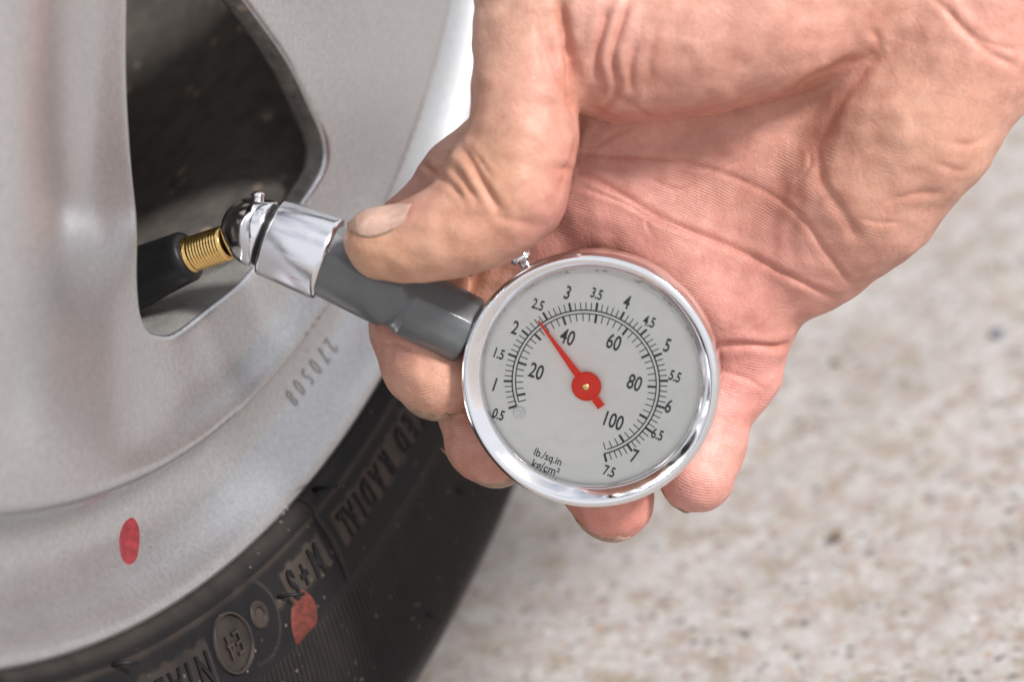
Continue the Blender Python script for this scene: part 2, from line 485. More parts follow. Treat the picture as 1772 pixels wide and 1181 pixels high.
def build_spokes():
    RF = 1.5
    offs = [0, .2, .5, .95, 1.5, 3.2]
    # one 60 degree sector's window, repeated; fine points only near the photographed window
    pts, edges, dist = [], [], []
    loops = []
    for k in range(NS):
        W = rot2(win0, k * math.pi / 3)
        loops.append(W)
        for o in offs:
            L = offset(W, o); s = len(pts)
            pts += L.tolist(); dist += [o] * len(L)
            if o == 0: edges += [(s + i, s + (i + 1) % len(L)) for i in range(len(L))]
    g = []
    st = 3.0
    for r in np.concatenate([np.arange(3, 176, st), [177.5, 179, 180.5, 181.7, 182.7, 183.5]]):
        m = max(8, int(2 * math.pi * r / st)); a = np.linspace(0, 2 * math.pi, m, endpoint=False) + r
        g.append(np.stack([r * np.cos(a), r * np.sin(a)], -1))
    g = np.vstack(g)
    keep = np.ones(len(g), bool); dg = np.full(len(g), 99.)
    for W in loops:
        d = seg_dist(g[:, 0], g[:, 1], W); ins = pip(g[:, 0], g[:, 1], W)
        keep &= ~ins & (d > 4.4); dg = np.minimum(dg, d)
    g = g[keep]; pts += g.tolist(); dist += dg[keep].tolist()
    co, _, tri, *_ = mg.delaunay_2d_cdt([Vector(p) for p in pts], edges, [], 0, 1e-5)
    co = np.array([c[:] for c in co]); tri = np.array([t[:] for t in tri if len(t) == 3])
    cen = co[tri].mean(1)
    ok = np.hypot(cen[:, 0], cen[:, 1]) < R_STEP
    for W in loops: ok &= ~pip(cen[:, 0], cen[:, 1], W)
    tri = tri[ok]
    dd = np.array(dist)
    if len(co) != len(dd):
        dd = np.min([seg_dist(co[:, 0], co[:, 1], W) for W in loops], 0)
    h = spoke_h(co[:, 0], co[:, 1])
    q = np.clip(RF - dd, 0, RF); h = h - (RF - np.sqrt(np.maximum(RF * RF - q * q, 0))) * .8
    # orientation
    a, b, c = co[tri[:, 0]], co[tri[:, 1]], co[tri[:, 2]]
    neg = ((b - a)[:, 0] * (c - a)[:, 1] - (b - a)[:, 1] * (c - a)[:, 0]) < 0
    tri[neg] = tri[neg][:, ::-1]
    o = mk('spoke_face', wp(co[:, 0], co[:, 1], h), tri, M['silver'], RIM)
    # window walls: silver ledge on the rim side, raw casting along the spokes
    for k, W in enumerate(loops):
        n = len(W); hh = spoke_h(W[:, 0], W[:, 1]) - RF * .8
        rr = np.hypot(W[:, 0], W[:, 1])
        thl = (np.degrees(np.arctan2(W[:, 1], W[:, 0])) - 60 * k + 360) % 360 - 360
        outer = sst((rr - 152) / 7) * sst((-53 - thl) / 6)
        rng = np.random.default_rng(3 + k)
        rows = []
        for q, (dh, ins) in enumerate([(0, 0), (.4, .12), (1.8, .25), (3.6, .3), (4.8, .1), (6.0, -5)]):
            L = offset(W, -ins)
            jit = rng.normal(0, .10, n) if 0 < q < 5 else 0
            L = offset(L, jit[:, None] if np.ndim(jit) else 0)
            deep = dh * (1 + outer * 1.9 * (dh < 5.5))
            if dh > 5.5: L = np.where(outer[:, None] > .5, offset(W, .5), L); deep = dh * (1 + outer * 1.9)
            rows.append(wp(L[:, 0], L[:, 1], hh - deep))
        V = np.vstack(rows); Fq = []; mi = []
        for r_ in range(5):
            for i in range(n):
                Fq.append([r_ * n + i, r_ * n + (i + 1) % n, (r_ + 1) * n + (i + 1) % n, (r_ + 1) * n + i])
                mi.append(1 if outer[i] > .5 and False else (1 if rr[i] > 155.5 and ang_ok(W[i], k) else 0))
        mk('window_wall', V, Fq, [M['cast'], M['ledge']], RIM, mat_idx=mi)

def ang_ok(p, k):
    th = math.degrees(math.atan2(p[1], p[0])) - 60 * k
    th = (th + 360) % 360 - 360
    return th < -53

RIM = None
LIP = [(R_STEP, -1.2), (R_STEP + .1, -3.2), (R_STEP + .5, -5.2), (186.0, -6.8), (188.5, -7.8), (192.5, -8.4), (196.5, -8.0), (200.5, -6.2), (204.0, -3.6),
       (207, -1.3), (209, -.3), (210.6, .05), (211.8, -.25), (212.4, -1.0), (212.5, -2.2), (211.5, -3.2), (209.5, -4.5)]
def lip_h(r): return float(np.interp(r, [p[0] for p in LIP[2:13]], [p[1] for p in LIP[2:13]]))
def build_rim():
    global RIM
    V, Fa = revolve(LIP, WC, WN, 420)
    # origin at the wheel centre for the whole rim
    RIM = mk('alloy_rim', V, Fa, M['silver'], WHEEL)
    build_spokes()
    # barrel behind the spokes, and the well seen through the window
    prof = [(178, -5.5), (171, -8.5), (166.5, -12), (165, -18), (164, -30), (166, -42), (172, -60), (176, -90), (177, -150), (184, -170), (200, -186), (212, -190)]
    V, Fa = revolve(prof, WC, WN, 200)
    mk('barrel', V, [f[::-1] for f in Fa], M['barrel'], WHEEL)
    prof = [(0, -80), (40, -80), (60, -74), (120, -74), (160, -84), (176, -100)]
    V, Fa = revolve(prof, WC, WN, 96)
    mk('light_blocking_shield', V, [f[::-1] for f in Fa], M['barrel'], WHEEL)  # shield added behind the barrel to keep light out
    prof = [(30, -6), (31, 6), (29.5, 9), (22, 10.5), (0.01, 11)]
    V, Fa = revolve(prof, WC, WN, 64)
    mk('hub_cap', V, Fa, M['satin'], WHEEL)
build_rim()

# ---- tyre
TY = [(209.3, -9.0), (210.4, -4.0), (211.8, -1.6), (213.0, .4), (214.0, 1.9), (215.0, 2.3), (216.2, 1.9), (218.5, 2.4), (224, 3.9), (230, 5.1), (234.4, 5.8),
      (235.2, 5.5), (236, 5.5), (244, 6.0), (252, 5.9), (260, 5.0), (268, 3.5), (274, 1.8), (279, -.3), (283.5, -3.2), (288, -7), (293, -12.5), (298, -20), (303, -30), (307, -41)]
_tr = np.array([p[0] for p in TY]); _th = np.array([p[1] for p in TY])
def tyre_h(r): return np.interp(r, _tr, _th)
def ang(u, v, h=4):
    x, y = bpw(u, v, h); return math.degrees(math.atan2(y, x)), math.hypot(x, y)

def build_tyre():
    ax_x, ax_y = WX, WY
    fine = np.radians(np.arange(-90, -28, .065)); rest = np.radians(np.arange(-28, 270, 1.5))
    th = np.concatenate([fine, rest])
    rr = np.concatenate([[209.3, 210.4, 211.8], np.arange(212.4, 236.2, .7), np.arange(236.6, 284, 2.2), [284, 288, 293, 298, 303, 307]])
    hh = tyre_h(rr)
    # moulded relief
    R, T = np.meshgrid(rr, th, indexing='ij'); H = np.repeat(hh[:, None], len(th), 1)
    serr = (R > 236) & (R < 276)
    H = H + serr * .22 * np.sin(T * 860) * (np.minimum(R - 236, 276 - R).clip(0, 2) / 2) * 1.0
    H = H + .45 * np.exp(-((R - 215.3) / .8) ** 2)
    rng = np.random.default_rng(1)
    X = R * np.cos(T); Y = R * np.sin(T)
    V = WC + X[..., None] * WX + Y[..., None] * WY + H[..., None] * WN
    m, n = len(rr), len(th)
    i, j = np.meshgrid(np.arange(m - 1), np.arange(n), indexing='ij'); j2 = (j + 1) % n
    Fq = np.stack([i * n + j, i * n + j2, (i + 1) * n + j2, (i + 1) * n + j], -1).reshape(-1, 4)
    a = np.exp(-((R - 213.0) / 1.2) ** 2) * .35 + np.exp(-((R - 216.8) / .7) ** 2) * .4
    a = a * (1 - .8 * sst((np.degrees(T) + 62) / 10) * (R < 215))
    Hs = tyre_h(R); PXu = WC + X[..., None] * WX + Y[..., None] * WY + Hs[..., None] * WN
    TD = np.degrees(T)
    wav = .5 * np.sin(T * 190) + .4 * np.sin(T * 331 + 1)
    def patch(p0, p1, r0, r1, amt, soft=.8):
        a0, a1 = ang(*p0)[0], ang(*p1)[0]
        lo_, hi_ = min(a0, a1), max(a0, a1)
        e1 = np.minimum(TD - lo_, hi_ - TD) * math.pi / 180 * 224; e2 = np.minimum(R - r0, r1 - R)
        return amt * sst((np.minimum(e1, e2) + wav * .5) / soft)
    a = np.maximum(a, patch((572, 884), (728, 665), 219.6, 228.2, .58))
    a = np.maximum(a, patch((488, 996), (554, 915), 219.8, 228.2, .58))
    a = np.maximum(a, patch((240, 1215), (368, 1142), 220.5, 231, .30))
    a = np.maximum(a, patch((470, 1030), (488, 1000), 224, 226.5, .5))
    for p_, rad_, am_ in (((402, 1114), 6.2, .38), ((449, 1065), 3.0, .75)):
        a0, r0 = ang(*p_); dd = np.hypot(R * np.cos(T) - r0 * math.cos(math.radians(a0)), R * np.sin(T) - r0 * math.sin(math.radians(a0)))
        a = np.maximum(a, am_ * sst((rad_ - dd + wav * .3) / .7))
    a0, r0 = ang(440, 1078); dd = np.hypot(R * np.cos(T) - r0 * math.cos(math.radians(a0)), R * np.sin(T) - r0 * math.sin(math.radians(a0)))
    a = np.maximum(a, .35 * np.exp(-((dd - 9.0) / .35) ** 2) * (T * 57.3 > a0 - 1))
    a = a + serr * (.0 + .24 * (.5 + .5 * np.sin(T * 860)) * sst((262 - R) / 22)) + .08 * np.exp(-((R - 282) / 8) ** 2)
    ty = mk('tyre', V.reshape(-1, 3), Fq, M['rubber'], WHEEL, attrs={'dust': a.ravel()})
    # tread: circumferential grooves
    prof = [(307, -41), (309.5, -48), (311.5, -58)]
    for g in (-72, -104, -136, -168):
        prof += [(312.5, g + 5), (304.5, g + 4), (304.5, g - 4), (312.5, g - 5)]
    prof += [(311, -190), (307, -200), (290, -222), (262, -228), (236, -222), (212, -195)]
    V, Fa = revolve(prof, WC, WN, 180)
    sharp(mk('tread', V, Fa, M['rubber'], ty), 40)
    return ty
TYRE = build_tyre()

def on_tyre(V, Fa, th0, r0, lift, flip=True):
    """wrap flat (x, y, z) shapes round the sidewall: x runs clockwise, y outwards"""
    r = r0 + V[:, 1]; a = math.radians(th0) - V[:, 0] / r0
    h = tyre_h(r) + V[:, 2] + lift
    return WC + np.outer(r * np.cos(a), WX) + np.outer(r * np.sin(a), WY) + np.outer(h, WN), Fa



def lettering(s, mid_px, size, name='letter', shear=.0, width=1.0, mat=None, r0=None, parent=None):
    a, r = ang(*mid_px)
    if r0: r = r0
    V, Fa = text_mesh(s, size, width, depth=.22, shear=shear, bold=.20)
    V2, Fa = on_tyre(V, Fa, a, r, .22)
    o = mk(name, V2, Fa, M['rubber'], parent or TYRE, smooth=False, attrs={'dust': np.zeros(len(V2))})
    return o

a_L, _ = ang(597, 852); a_R, _ = ang(664, 748)
TXT = []
for ch, px in (('L', (583, 866)), ('A', (595, 849)), ('I', (609, 831)), ('D', (623, 814)), ('A', (640, 790)), ('R', (657, 765)), ('D', (682, 729)), ('E', (698, 707)),
               ('T', (713, 686)), ('L', (728, 664)), ('E', (743, 641)), ('B', (758, 617))):
    lettering(ch, px, 9.2, r0=224.0, width=.56)
for ch, px in (('M', (538, 936)), ('+', (517, 960)), ('S', (500, 981))):
    lettering(ch, px, 9.4, r0=224.0, shear=.12, width=.60)

# stamped emblem: ring with E4 beside it, small boss and divider rib
def ring_on_tyre(px, r_in, r_out, height, name, seg=48):
    a0, r0 = ang(*px)
    t = np.linspace(0, 2 * math.pi, seg, endpoint=False)
    rows = [(r_in, -.2), (r_in + .15, height), (r_out - .15, height), (r_out, -.2)]
    V = np.vstack([np.stack([q * np.cos(t), q * np.sin(t), np.full(seg, z)], -1) for q, z in rows])
    Fa = [[k * seg + i, k * seg + (i + 1) % seg, (k + 1) * seg + (i + 1) % seg, (k + 1) * seg + i] for k in range(3) for i in range(seg)]
    V2, Fa = on_tyre(V, Fa, a0, r0, 0)
    return mk(name, V2, Fa, M['rubber'], TYRE, attrs={'dust': np.full(len(V2), .4)})
ring_on_tyre((402, 1114), 6.0, 6.7, .7, 'emblem_ring')
_a, _r = ang(402, 1114)
V, Fa = text_mesh('E4', 7.5, .8, depth=.35); V2, Fa = on_tyre(V, Fa, _a, _r, .3)
mk('emblem_lettering', V2, Fa, M['rubber'], TYRE, smooth=False, attrs={'dust': np.full(len(V2), .4)})
ring_on_tyre((449, 1065), 1.5, 3.1, .45, 'moulded_boss', 28)
for ch, px in (('N', (350, 1150)), ('I', (325, 1163)), ('A', (303, 1175)), ('L', (278, 1187))):
    lettering(ch, px, 10.0, r0=226.0, width=.65)

def tube(path, rads, n=10, caps=True):
    path = np.array(path, float); m = len(path); V = []; x = None
    for i in range(m):
        t = nrm(path[min(i + 1, m - 1)] - path[max(i - 1, 0)])
        if x is None: x, _, _ = frame(t, (0.2, .3, 1))
        x = nrm(x - t * (x @ t)); y = np.cross(t, x)
        a = np.linspace(0, 2 * math.pi, n, endpoint=False)
        V.append(path[i] + rads[i] * (np.cos(a)[:, None] * x + np.sin(a)[:, None] * y))
    V = np.vstack(V)
    Fa = [[k * n + i, k * n + (i + 1) % n, (k + 1) * n + (i + 1) % n, (k + 1) * n + i] for k in range(m - 1) for i in range(n)]
    if caps: Fa += [list(range(n))[::-1], [(m - 1) * n + i for i in range(n)]]
    return V, Fa

# divider rib
pts = catmull([(545, 852), (556, 890), (572, 930), (583, 970), (590, 1003)], 5, False)
path = []
for u, v in pts:
    x, y = bpw(u, v, 4); r = math.hypot(x, y); path.append(wp(x, y, float(tyre_h(r)) + .05))
V, Fa = tube(path, np.interp(np.linspace(0, 1, len(path)), [0, .7, 1], [.5, .8, .3]), 8)
mk('divider_rib', V, Fa, M['rubber'], TYRE, attrs={'dust': np.full(len(V), .35)})
# thin moulding hairs standing off the rubber
for (u0, v0), (u1, v1), r, up in (((543, 848), (586, 841), .5, 6.5), ((480, 1035), (527, 1029), .42, 4.6), ((790, 850), (822, 858), .45, 3), ((738, 1064), (768, 1076), .45, 3), ((192, 1152), (240, 1148), .5, 4)):
    h0 = next((h for h in np.arange(9, -15, -.1) if h <= tyre_h(math.hypot(*bpw(u0, v0, h)))), 0.); x, y = bpw(u0, v0, h0)
    a = wp(x, y, h0 - .2)
    # find the tip: same ray as the second pixel, standing off along the axle direction
    x1, y1 = bpw(u1, v1, h0 + up); b = wp(x1, y1, h0 + up)
    V, Fa = tube([a, (a + b) / 2 + [0, .15, 0], b], [r * 1.15, r, r * .9], 10)
    mk('moulding_hair', V, Fa, M['black'], TYRE)

# painted dots
def paint_patch(loop_px, hfun, name, mat, parent, lift=.08):
    L = catmull(loop_px, 5); c = L.mean(0); V = []; n = len(L)
    for s in (1, .93, .66, .33, 0.02):
        for p in c + (L - c) * s:
            h = 0.
            for _ in range(4):
                x, y = bpw(p[0], p[1], h); h = hfun(math.hypot(x, y))
            V.append(wp(x, y, h + (lift if s < .99 else -.02)))
    Fa = [[k * n + i, k * n + (i + 1) % n, (k + 1) * n + (i + 1) % n, (k + 1) * n + i] for k in range(4) for i in range(n)]
    Fa.append([4 * n + i for i in range(n)])
    return mk(name, V, Fa, mat, parent)
paint_patch([(229, 896), (240, 912), (241, 940), (235, 968), (221, 979), (209, 965), (206, 935), (213, 908)], lip_h, 'red_dot', M['red_mark'], RIM)
paint_patch([(522, 1022), (539, 1033), (547.5, 1051), (548.5, 1072), (546, 1084), (532, 1098), (517, 1116), (511, 1113), (505, 1089), (504, 1062), (510, 1038)], lambda r: float(tyre_h(r)), 'red_smear', M['red_dull'], TYRE, .28)

# stamped number on the lip
def on_lip(s, px, size, name='stamped_digit', width=.7, lift=.12):
    V, Fa = text_mesh(s, size, width, depth=.12)
    x, y = bpw(px[0], px[1], -5.5); a0 = math.atan2(y, x); r0 = math.hypot(x, y)
    r = r0 + V[:, 1]; a = a0 - V[:, 0] / r0
    h = np.array([lip_h(q) for q in r]) + V[:, 2] + lift
    mk(name, WC + np.outer(r * np.cos(a), WX) + np.outer(r * np.sin(a), WY) + np.outer(h, WN), Fa, M['digits'], RIM, smooth=False)
for ch, px in zip('270508', ((583, 597), (571, 614), (557, 633), (544, 651), (530, 669), (517, 688))): on_lip(ch, px, 5.6)
on_lip('v', (455, 887), 3.0); on_lip('o', (461, 880), 2.4)

# ---- the car's flank round the wheel arch (above and behind the picture's edge; added to shade the wheel and show in the chrome)
CAR = empty('unseen_car', WC + UP * 345)
tag(CAR, 'unseen dark car flank and arch round the wheel, added for shade and reflections', 'car')
UH = np.cross(UP, WN)
def flank():
    V, Fa = [], []
    def pt(a, b, h): return WC + UH * a + UP * b + WN * h
    N = 64; a0 = math.radians(-12); a1 = math.pi - a0
    rows = []
    for i in range(N + 1):
        t = a0 + (a1 - a0) * i / N; c, s = math.cos(t), math.sin(t)
        inner = [pt(352 * c, 352 * s, -150), pt(352 * c, 352 * s, 8), pt(356 * c, 356 * s, 24), pt(368 * c, 368 * s, 30), pt(385 * c, 385 * s, 26)]
        sc_ = 1.0 / max(abs(c) / 1500, abs(s) / (620 if s > 0 else 75) if abs(s) > 1e-3 else 0)
        far = max(sc_, 400.)
        for q in (.2, .5, 1.0):
            r = 385 + (far - 385) * q; b = r * s
            inner.append(pt(r * c, b, 26 - 55 * max(0, (b - 200) / 500) ** 2 + 8 * math.sin(b / 90)))
        rows.append(inner)
    k = len(rows[0])
    V = np.array([p for r in rows for p in r])
    Fa = [[i * k + j, i * k + j + 1, (i + 1) * k + j + 1, (i + 1) * k + j] for i in range(N) for j in range(k - 1)]
    o = mk('flank_panel', V, Fa, M['paint'], CAR)
    md = o.modifiers.new('sheet', 'SOLIDIFY'); md.thickness = .0015
    prof = [(352, -150), (352, -260), (200, -262), (20, -262)]
    V, Fa = revolve(prof, WC, WN, 96)
    V, Fa = V, Fa
    mk('arch_liner', V, Fa, M['black'], CAR)
flank()

# ---- valve
VALVE = empty('valve_stem', P(340, 438, -14)); VALVE.parent = WHEEL
VALVE.location = Vector(tw(P(340, 438, -14)) - tw(WC))
va, vb = P(329, 441, -13.5), P(396, 419, -9.5)
vd = nrm(vb - va)
prof = [(3.9, -1.2), (4.1, 0), (4.1, .5), (3.7, .9)]
for k in range(11):
    z = 1.2 + k * .72
    prof += [(3.62, z), (3.86, z + .22), (3.86, z + .36), (3.62, z + .58)]
prof += [(3.5, 9.4), (2.6, 9.6), (2.6, 8.0)]
V, Fa = revolve(prof, va, vd, 40)
mk('brass_thread', V, Fa, M['brass'], VALVE)
vr = P(225, 486, -19)
prof_len = np.linalg.norm(va - vr)
rub = [(7.0, -prof_len - 14), (6.6, -prof_len * .9), (6.0, -prof_len * .55), (5.6, -2.2), (5.55, -.9), (5.1, -.2), (4.0, 0.05)]
V, Fa = revolve(rub, va, nrm(va - vr), 40)
mk('rubber_stem', V, Fa, M['black'], VALVE)

# ------------------------------------------------------------------ gauge
GN = nrm([-0.15, -0.19, 0.97]); GX = nrm(np.array([1, 0, 0]) - GN * GN[0]); GY = np.cross(GN, GX)
GC = P(1019, 662, 0)
GAUGE = empty('tyre_pressure_gauge', GC - GN * 14)
tag(GAUGE, 'round chrome tyre pressure gauge with red needle held in the hand', 'pressure gauge')
def gp(x, y, h): return GC + np.multiply.outer(x, GX) + np.multiply.outer(y, GY) + np.multiply.outer(h, GN)
def bpg(u, v, h=0.0):
    d = ray(u, v); t = ((GC + h * GN) @ GN) / (d @ GN); w = d * t - GC - h * GN
    return w @ GX, w @ GY
# case
V, Fa = revolve([(0.01, -13.5), (18, -13.5), (24.5, -13.2), (26.3, -12.0), (26.7, -10.5), (26.7, -2.2), (26.0, -1.6)], GC, GN, 128)
mk('case', V, Fa, M['chrome'], GAUGE)
# bezel ring with rolled edge and inner slope
V, Fa = revolve([(26.1, -2.6), (26.7, -2.3), (26.95, -1.4), (26.85, -.55), (26.45, -.02), (25.9, .16), (25.35, .08), (25.0, -.2), (24.4, -.75), (23.6, -1.55), (22.95, -2.25), (22.75, -2.7), (22.7, -3.6)], GC, GN, 160)
mk('bezel', V, Fa, M['chrome'], GAUGE)
DH = -4.4
V, Fa = revolve([(24, DH), (16, DH), (8, DH), (0.01, DH)], GC, GN, 96)
DIAL = mk('dial', V, Fa, M['dial'], GAUGE)
V, Fa = revolve([(23.0, -2.7), (22.72, -2.75), (22.72, DH), (23.0, DH)], GC, GN, 96)
mk('inner_wall', V, Fa, M['satin'], GAUGE)
V, Fa = revolve([(22.9, -2.55), (14, -2.5), (0.01, -2.48)], GC, GN, 96)
mk('glass', V, Fa, M['glass'], GAUGE)
# printed scale
dcx, dcy = bpg(1013.5, 663.5, DH)
PXM = 0.1206                                             # mm per photo pixel on the dial
def dial_pt(a, r): return dcx + r * math.cos(a), dcy + r * math.sin(a)
def scale_print():
    V, Fa = [], []
    def quad(p):
        k = len(V); V.extend(p); Fa.append([k, k + 1, k + 2, k + 3])
    def arc(r0, r1, a0, a1, n=150):
        for i in range(n):
            t0 = math.radians(a0 + (a1 - a0) * i / n); t1 = math.radians(a0 + (a1 - a0) * (i + 1) / n)
            quad([dial_pt(t0, r0), dial_pt(t0, r1), dial_pt(t1, r1), dial_pt(t1, r0)])
    def tick(a, r0, r1, w):
        a = math.radians(a); c, s = math.cos(a), math.sin(a)
        q = []
        for r, e in ((r0, -1), (r1, -1), (r1, 1), (r0, 1)):
            q.append((dcx + r * c - e * w / 2 * s, dcy + r * s + e * w / 2 * c))
        quad(q)
    A0 = 200.
    arc(121.6 * PXM, 123.6 * PXM, 198, -72); arc(127.4 * PXM, 129.8 * PXM, A0 + .4, -75.4)
    for i in range(71):
        a = A0 - i * 3.929; maj = i % 5 == 0
        tick(a, 129.2 * PXM, (143.5 if maj else 142) * PXM, .50 if maj else .20)
    for i in range(50):
        p = 8 + 2 * i
        if p > 106: break
        a = A0 - (p - 7.11) * 2.763; maj = p % 10 == 0
        tick(a, (107.5 if maj else 109) * PXM, 122.4 * PXM, .50 if maj else .20)
    V = np.array(V)
    return gp(V[:, 0], V[:, 1], np.full(len(V), DH + .07)), Fa
V, Fa = scale_print(); mk('scale_marks', V, Fa, M['ink'], DIAL, smooth=False)
TROT = math.radians(-18)
def dial_text(s, cxy, hmm, width=.68, name='numeral', mat='ink', rot=TROT, bold=.065):
    V, Fa = text_mesh(s, hmm / .72, width, bold=bold)
    V[:, :2] -= (V[:, :2].max(0) + V[:, :2].min(0)) / 2
    c, s_ = math.cos(rot), math.sin(rot)
    x0, y0 = bpg(780 + cxy[0] / 2.46, 420 + cxy[1] / 2.46, DH)
    x = x0 + V[:, 0] * c - V[:, 1] * s_; y = y0 + V[:, 0] * s_ + V[:, 1] * c
    mk(name, gp(x, y, np.full(len(x), DH + .09)), Fa, M[mat], DIAL, smooth=False)
for s, c, h in (('20', (365, 548), 3.0), ('40', (497, 402), 3.0), ('60', (695, 424), 3.0), ('80', (783, 597), 3.0), ('100', (695, 760), 3.0)):
    dial_text(s, c, h * 1.08, .68)
for s, c in (('1', (188, 605)), ('2', (275, 362)), ('3', (498, 213)), ('4', (750, 253)), ('5', (922, 438)), ('6', (928, 697)), ('7', (783, 910))):
    dial_text(s, c, 2.95, .68)
for s, c in (('0.5', (203, 732)), ('1.5', (207, 474)), ('2.5', (372, 264)), ('3.5', (622, 218)), ('4.5', (845, 336)), ('5.5', (955, 570)), ('6.5', (880, 817)), ('7.5', (675, 975))):
    dial_text(s, c, 2.2, .68, mat='ink')
dial_text('lb./sq.in', (413, 918), 1.75, .86, 'unit_lettering', rot=math.radians(-21), bold=.02)
dial_text('kg/cm\u00b2', (403, 965), 1.9, .86, 'unit_lettering', rot=math.radians(-19), bold=.02)
# needle
hx, hy = bpg(780 + 577 / 2.46, 420 + 613 / 2.46, DH + 1.3)
tx, ty_ = bpg(780 + 373 / 2.46, 420 + 333 / 2.46, DH + 1.3)
kx, ky = bpg(780 + 641 / 2.46, 420 + 701 / 2.46, DH + 1.3)
NEEDLE = empty('needle', gp(hx, hy, DH + 1.3)); NEEDLE.parent = GAUGE
NEEDLE.location = Vector(tw(gp(hx, hy, DH + 1.3)) - tw(GC - GN * 14))
V, Fa = revolve([(3.10, 0), (3.13, .12), (3.05, .3), (2.2, .42), (0.8, .46), (.01, .46)], gp(hx, hy, DH + 1.15), GN, 48)
mk('hub', V, Fa, M['red'], NEEDLE)
V, Fa = revolve([(.75, .4), (.72, .95), (.4, 1.1), (.01, 1.1)], gp(hx, hy, DH + 1.15), GN, 24)
mk('pivot_pin', V, Fa, M['brass'], NEEDLE)
def bar(p0, p1, w0, w1, h, t):
    d = nrm(np.array(p1) - np.array(p0)); s = np.array([-d[1], d[0]])
    c = [np.array(p0) + s * w0 / 2, np.array(p0) - s * w0 / 2, np.array(p1) - s * w1 / 2, np.array(p1) + s * w1 / 2]
    V = np.array([gp(q[0], q[1], h) for q in c] + [gp(q[0], q[1], h + t) for q in c])
    return V, [[0, 1, 2, 3], [4, 7, 6, 5], [0, 4, 5, 1], [1, 5, 6, 2], [2, 6, 7, 3], [3, 7, 4, 0]]
mk('pointer', *bar((hx, hy), (tx, ty_), 1.8, .35, DH + 1.2, .2), M['red'], NEEDLE, smooth=False)
ux, uy = hx + (kx - hx) * .6, hy + (ky - hy) * .6
mk('tail', *merge(bar((hx, hy), (ux, uy), 1.3, 1.1, DH + 1.2, .2), bar((ux, uy), (kx, ky), 1.7, 1.7, DH + 1.203, .2)), M['red'], NEEDLE, smooth=False)
sx, sy = bpg(780 + 293 / 2.46, 420 + 722 / 2.46, DH)
V, Fa = revolve([(1.3, 0), (1.28, .7), (1.0, 1.0), (.6, 1.0), (.5, .7), (.01, .7)], gp(sx, sy, DH), GN, 28)
mk('stop_pin', V, Fa, M['white'], GAUGE)

# handle: tube from the case to the chrome collar
HD = -5.0
def hp(u, v, h=HD):
    x, y = bpg(u, v, h); return gp(x, y, h)
hA, hB = hp(812, 574, -8.2), hp(566, 450, -3.4)
hd = nrm(hB - hA); HL = np.linalg.norm(hB - hA)
hA2 = hA
def handle_mesh():
    x, y, a = frame(hd, (0, 0, 1))           # x faces the lens, y across
    up = 1 if (y @ np.array([0, 1, 0])) > 0 else -1
    prof = [(.01, 0, 0), (6.9, 0, 0), (7.35, .35, .6), (7.5, 1.0, 1), (7.55, HL * .5 - 3.2, 1), (7.5, HL * .5 - 2.6, .9), (6.95, HL * .5 - 1.8, .1), (6.9, HL * .5 - .3, 0), (7.2, HL * .5 + .6, .4),
            (7.7, HL * .5 + 1.3, 1), (7.75, HL * .7, 1), (7.75, HL + 5, 1)]
    n = 160; V = []
    for r, h, fl in prof:
        for i in range(n):
            t = 2 * math.pi * i / n; rr = r
            for f0, dd in ((.55, .95), (-.25, .975)):
                dt = (t - f0 + math.pi) % (2 * math.pi) - math.pi
                if abs(dt) < .4:
                    q = dd * r / math.cos(dt) + .18 * math.exp(-((abs(dt) - .30) / .05) ** 2) * fl * 0
                    rr = min(rr, q) * fl + rr * (1 - fl)
            V.append(hA2 + x * rr * math.cos(t) + y * up * rr * math.sin(t) + a * h)
    V = np.array(V); m = len(prof)
    Fa = [[k * n + i, k * n + (i + 1) % n, (k + 1) * n + (i + 1) % n, (k + 1) * n + i] for k in range(m - 1) for i in range(n)]
    if up < 0: Fa = [f[::-1] for f in Fa]
    return V, Fa
V, Fa = handle_mesh()
mk('handle', V, Fa, M['handle'], GAUGE)
sA, sB = hp(569, 449, -3.4), hp(466, 409, -3.4)
sd = nrm(sB - sA); SL = np.linalg.norm(sB - sA)
V, Fa = revolve([(7.4, -.2), (8.75, -.1), (9.0, .25), (9.05, 1.0), (8.75, SL * .5), (8.5, SL - .8), (8.3, SL - .2), (7.8, SL), (4, SL)], sA, sd, 96)
mk('collar', V, Fa, M['satin'], GAUGE)
V, Fa = revolve([(6.4, SL - .5), (6.8, SL + .3), (6.8, SL + 1.2), (6.2, SL + 1.6)], sA, sd, 64)
mk('washer', V, Fa, M['black'], GAUGE)
hc = sA + sd * (SL + 1.0)
prof = [(6.0, .1), (7.3, .15), (7.55, .5)] + [(7.55 * math.cos(a), .9 + 8.6 * math.sin(a)) for a in np.linspace(0.03, 1.56, 26)]
V, Fa = revolve(prof, hc, sd, 96)
# the head is cropped flat on its upper side where the pin sits
cutp = P(440, 346, -6); cn_ = nrm(np.array([.12, .98, .12]))
dd_ = (V - cutp) @ cn_; V = V - np.outer(np.clip(dd_, 0, None) * .75, cn_)
mk('nozzle_head', V, Fa, M['chrome'], GAUGE)
V, Fa = revolve([(3.3, -.35), (3.3, .12), (.01, .15)], P(446, 349, -6.4), cn_, 36)
mk('nozzle_seal', V, Fa, M['black'], GAUGE)
V, Fa = revolve([(1.35, -1), (1.3, .9), (1.15, 1.2), (1.45, 1.4), (1.45, 1.8), (.9, 2.2), (.01, 2.25)], P(446, 350, -6), nrm([.02, .98, .18]), 24)
mk('release_pin', V, Fa, M['chrome'], GAUGE)
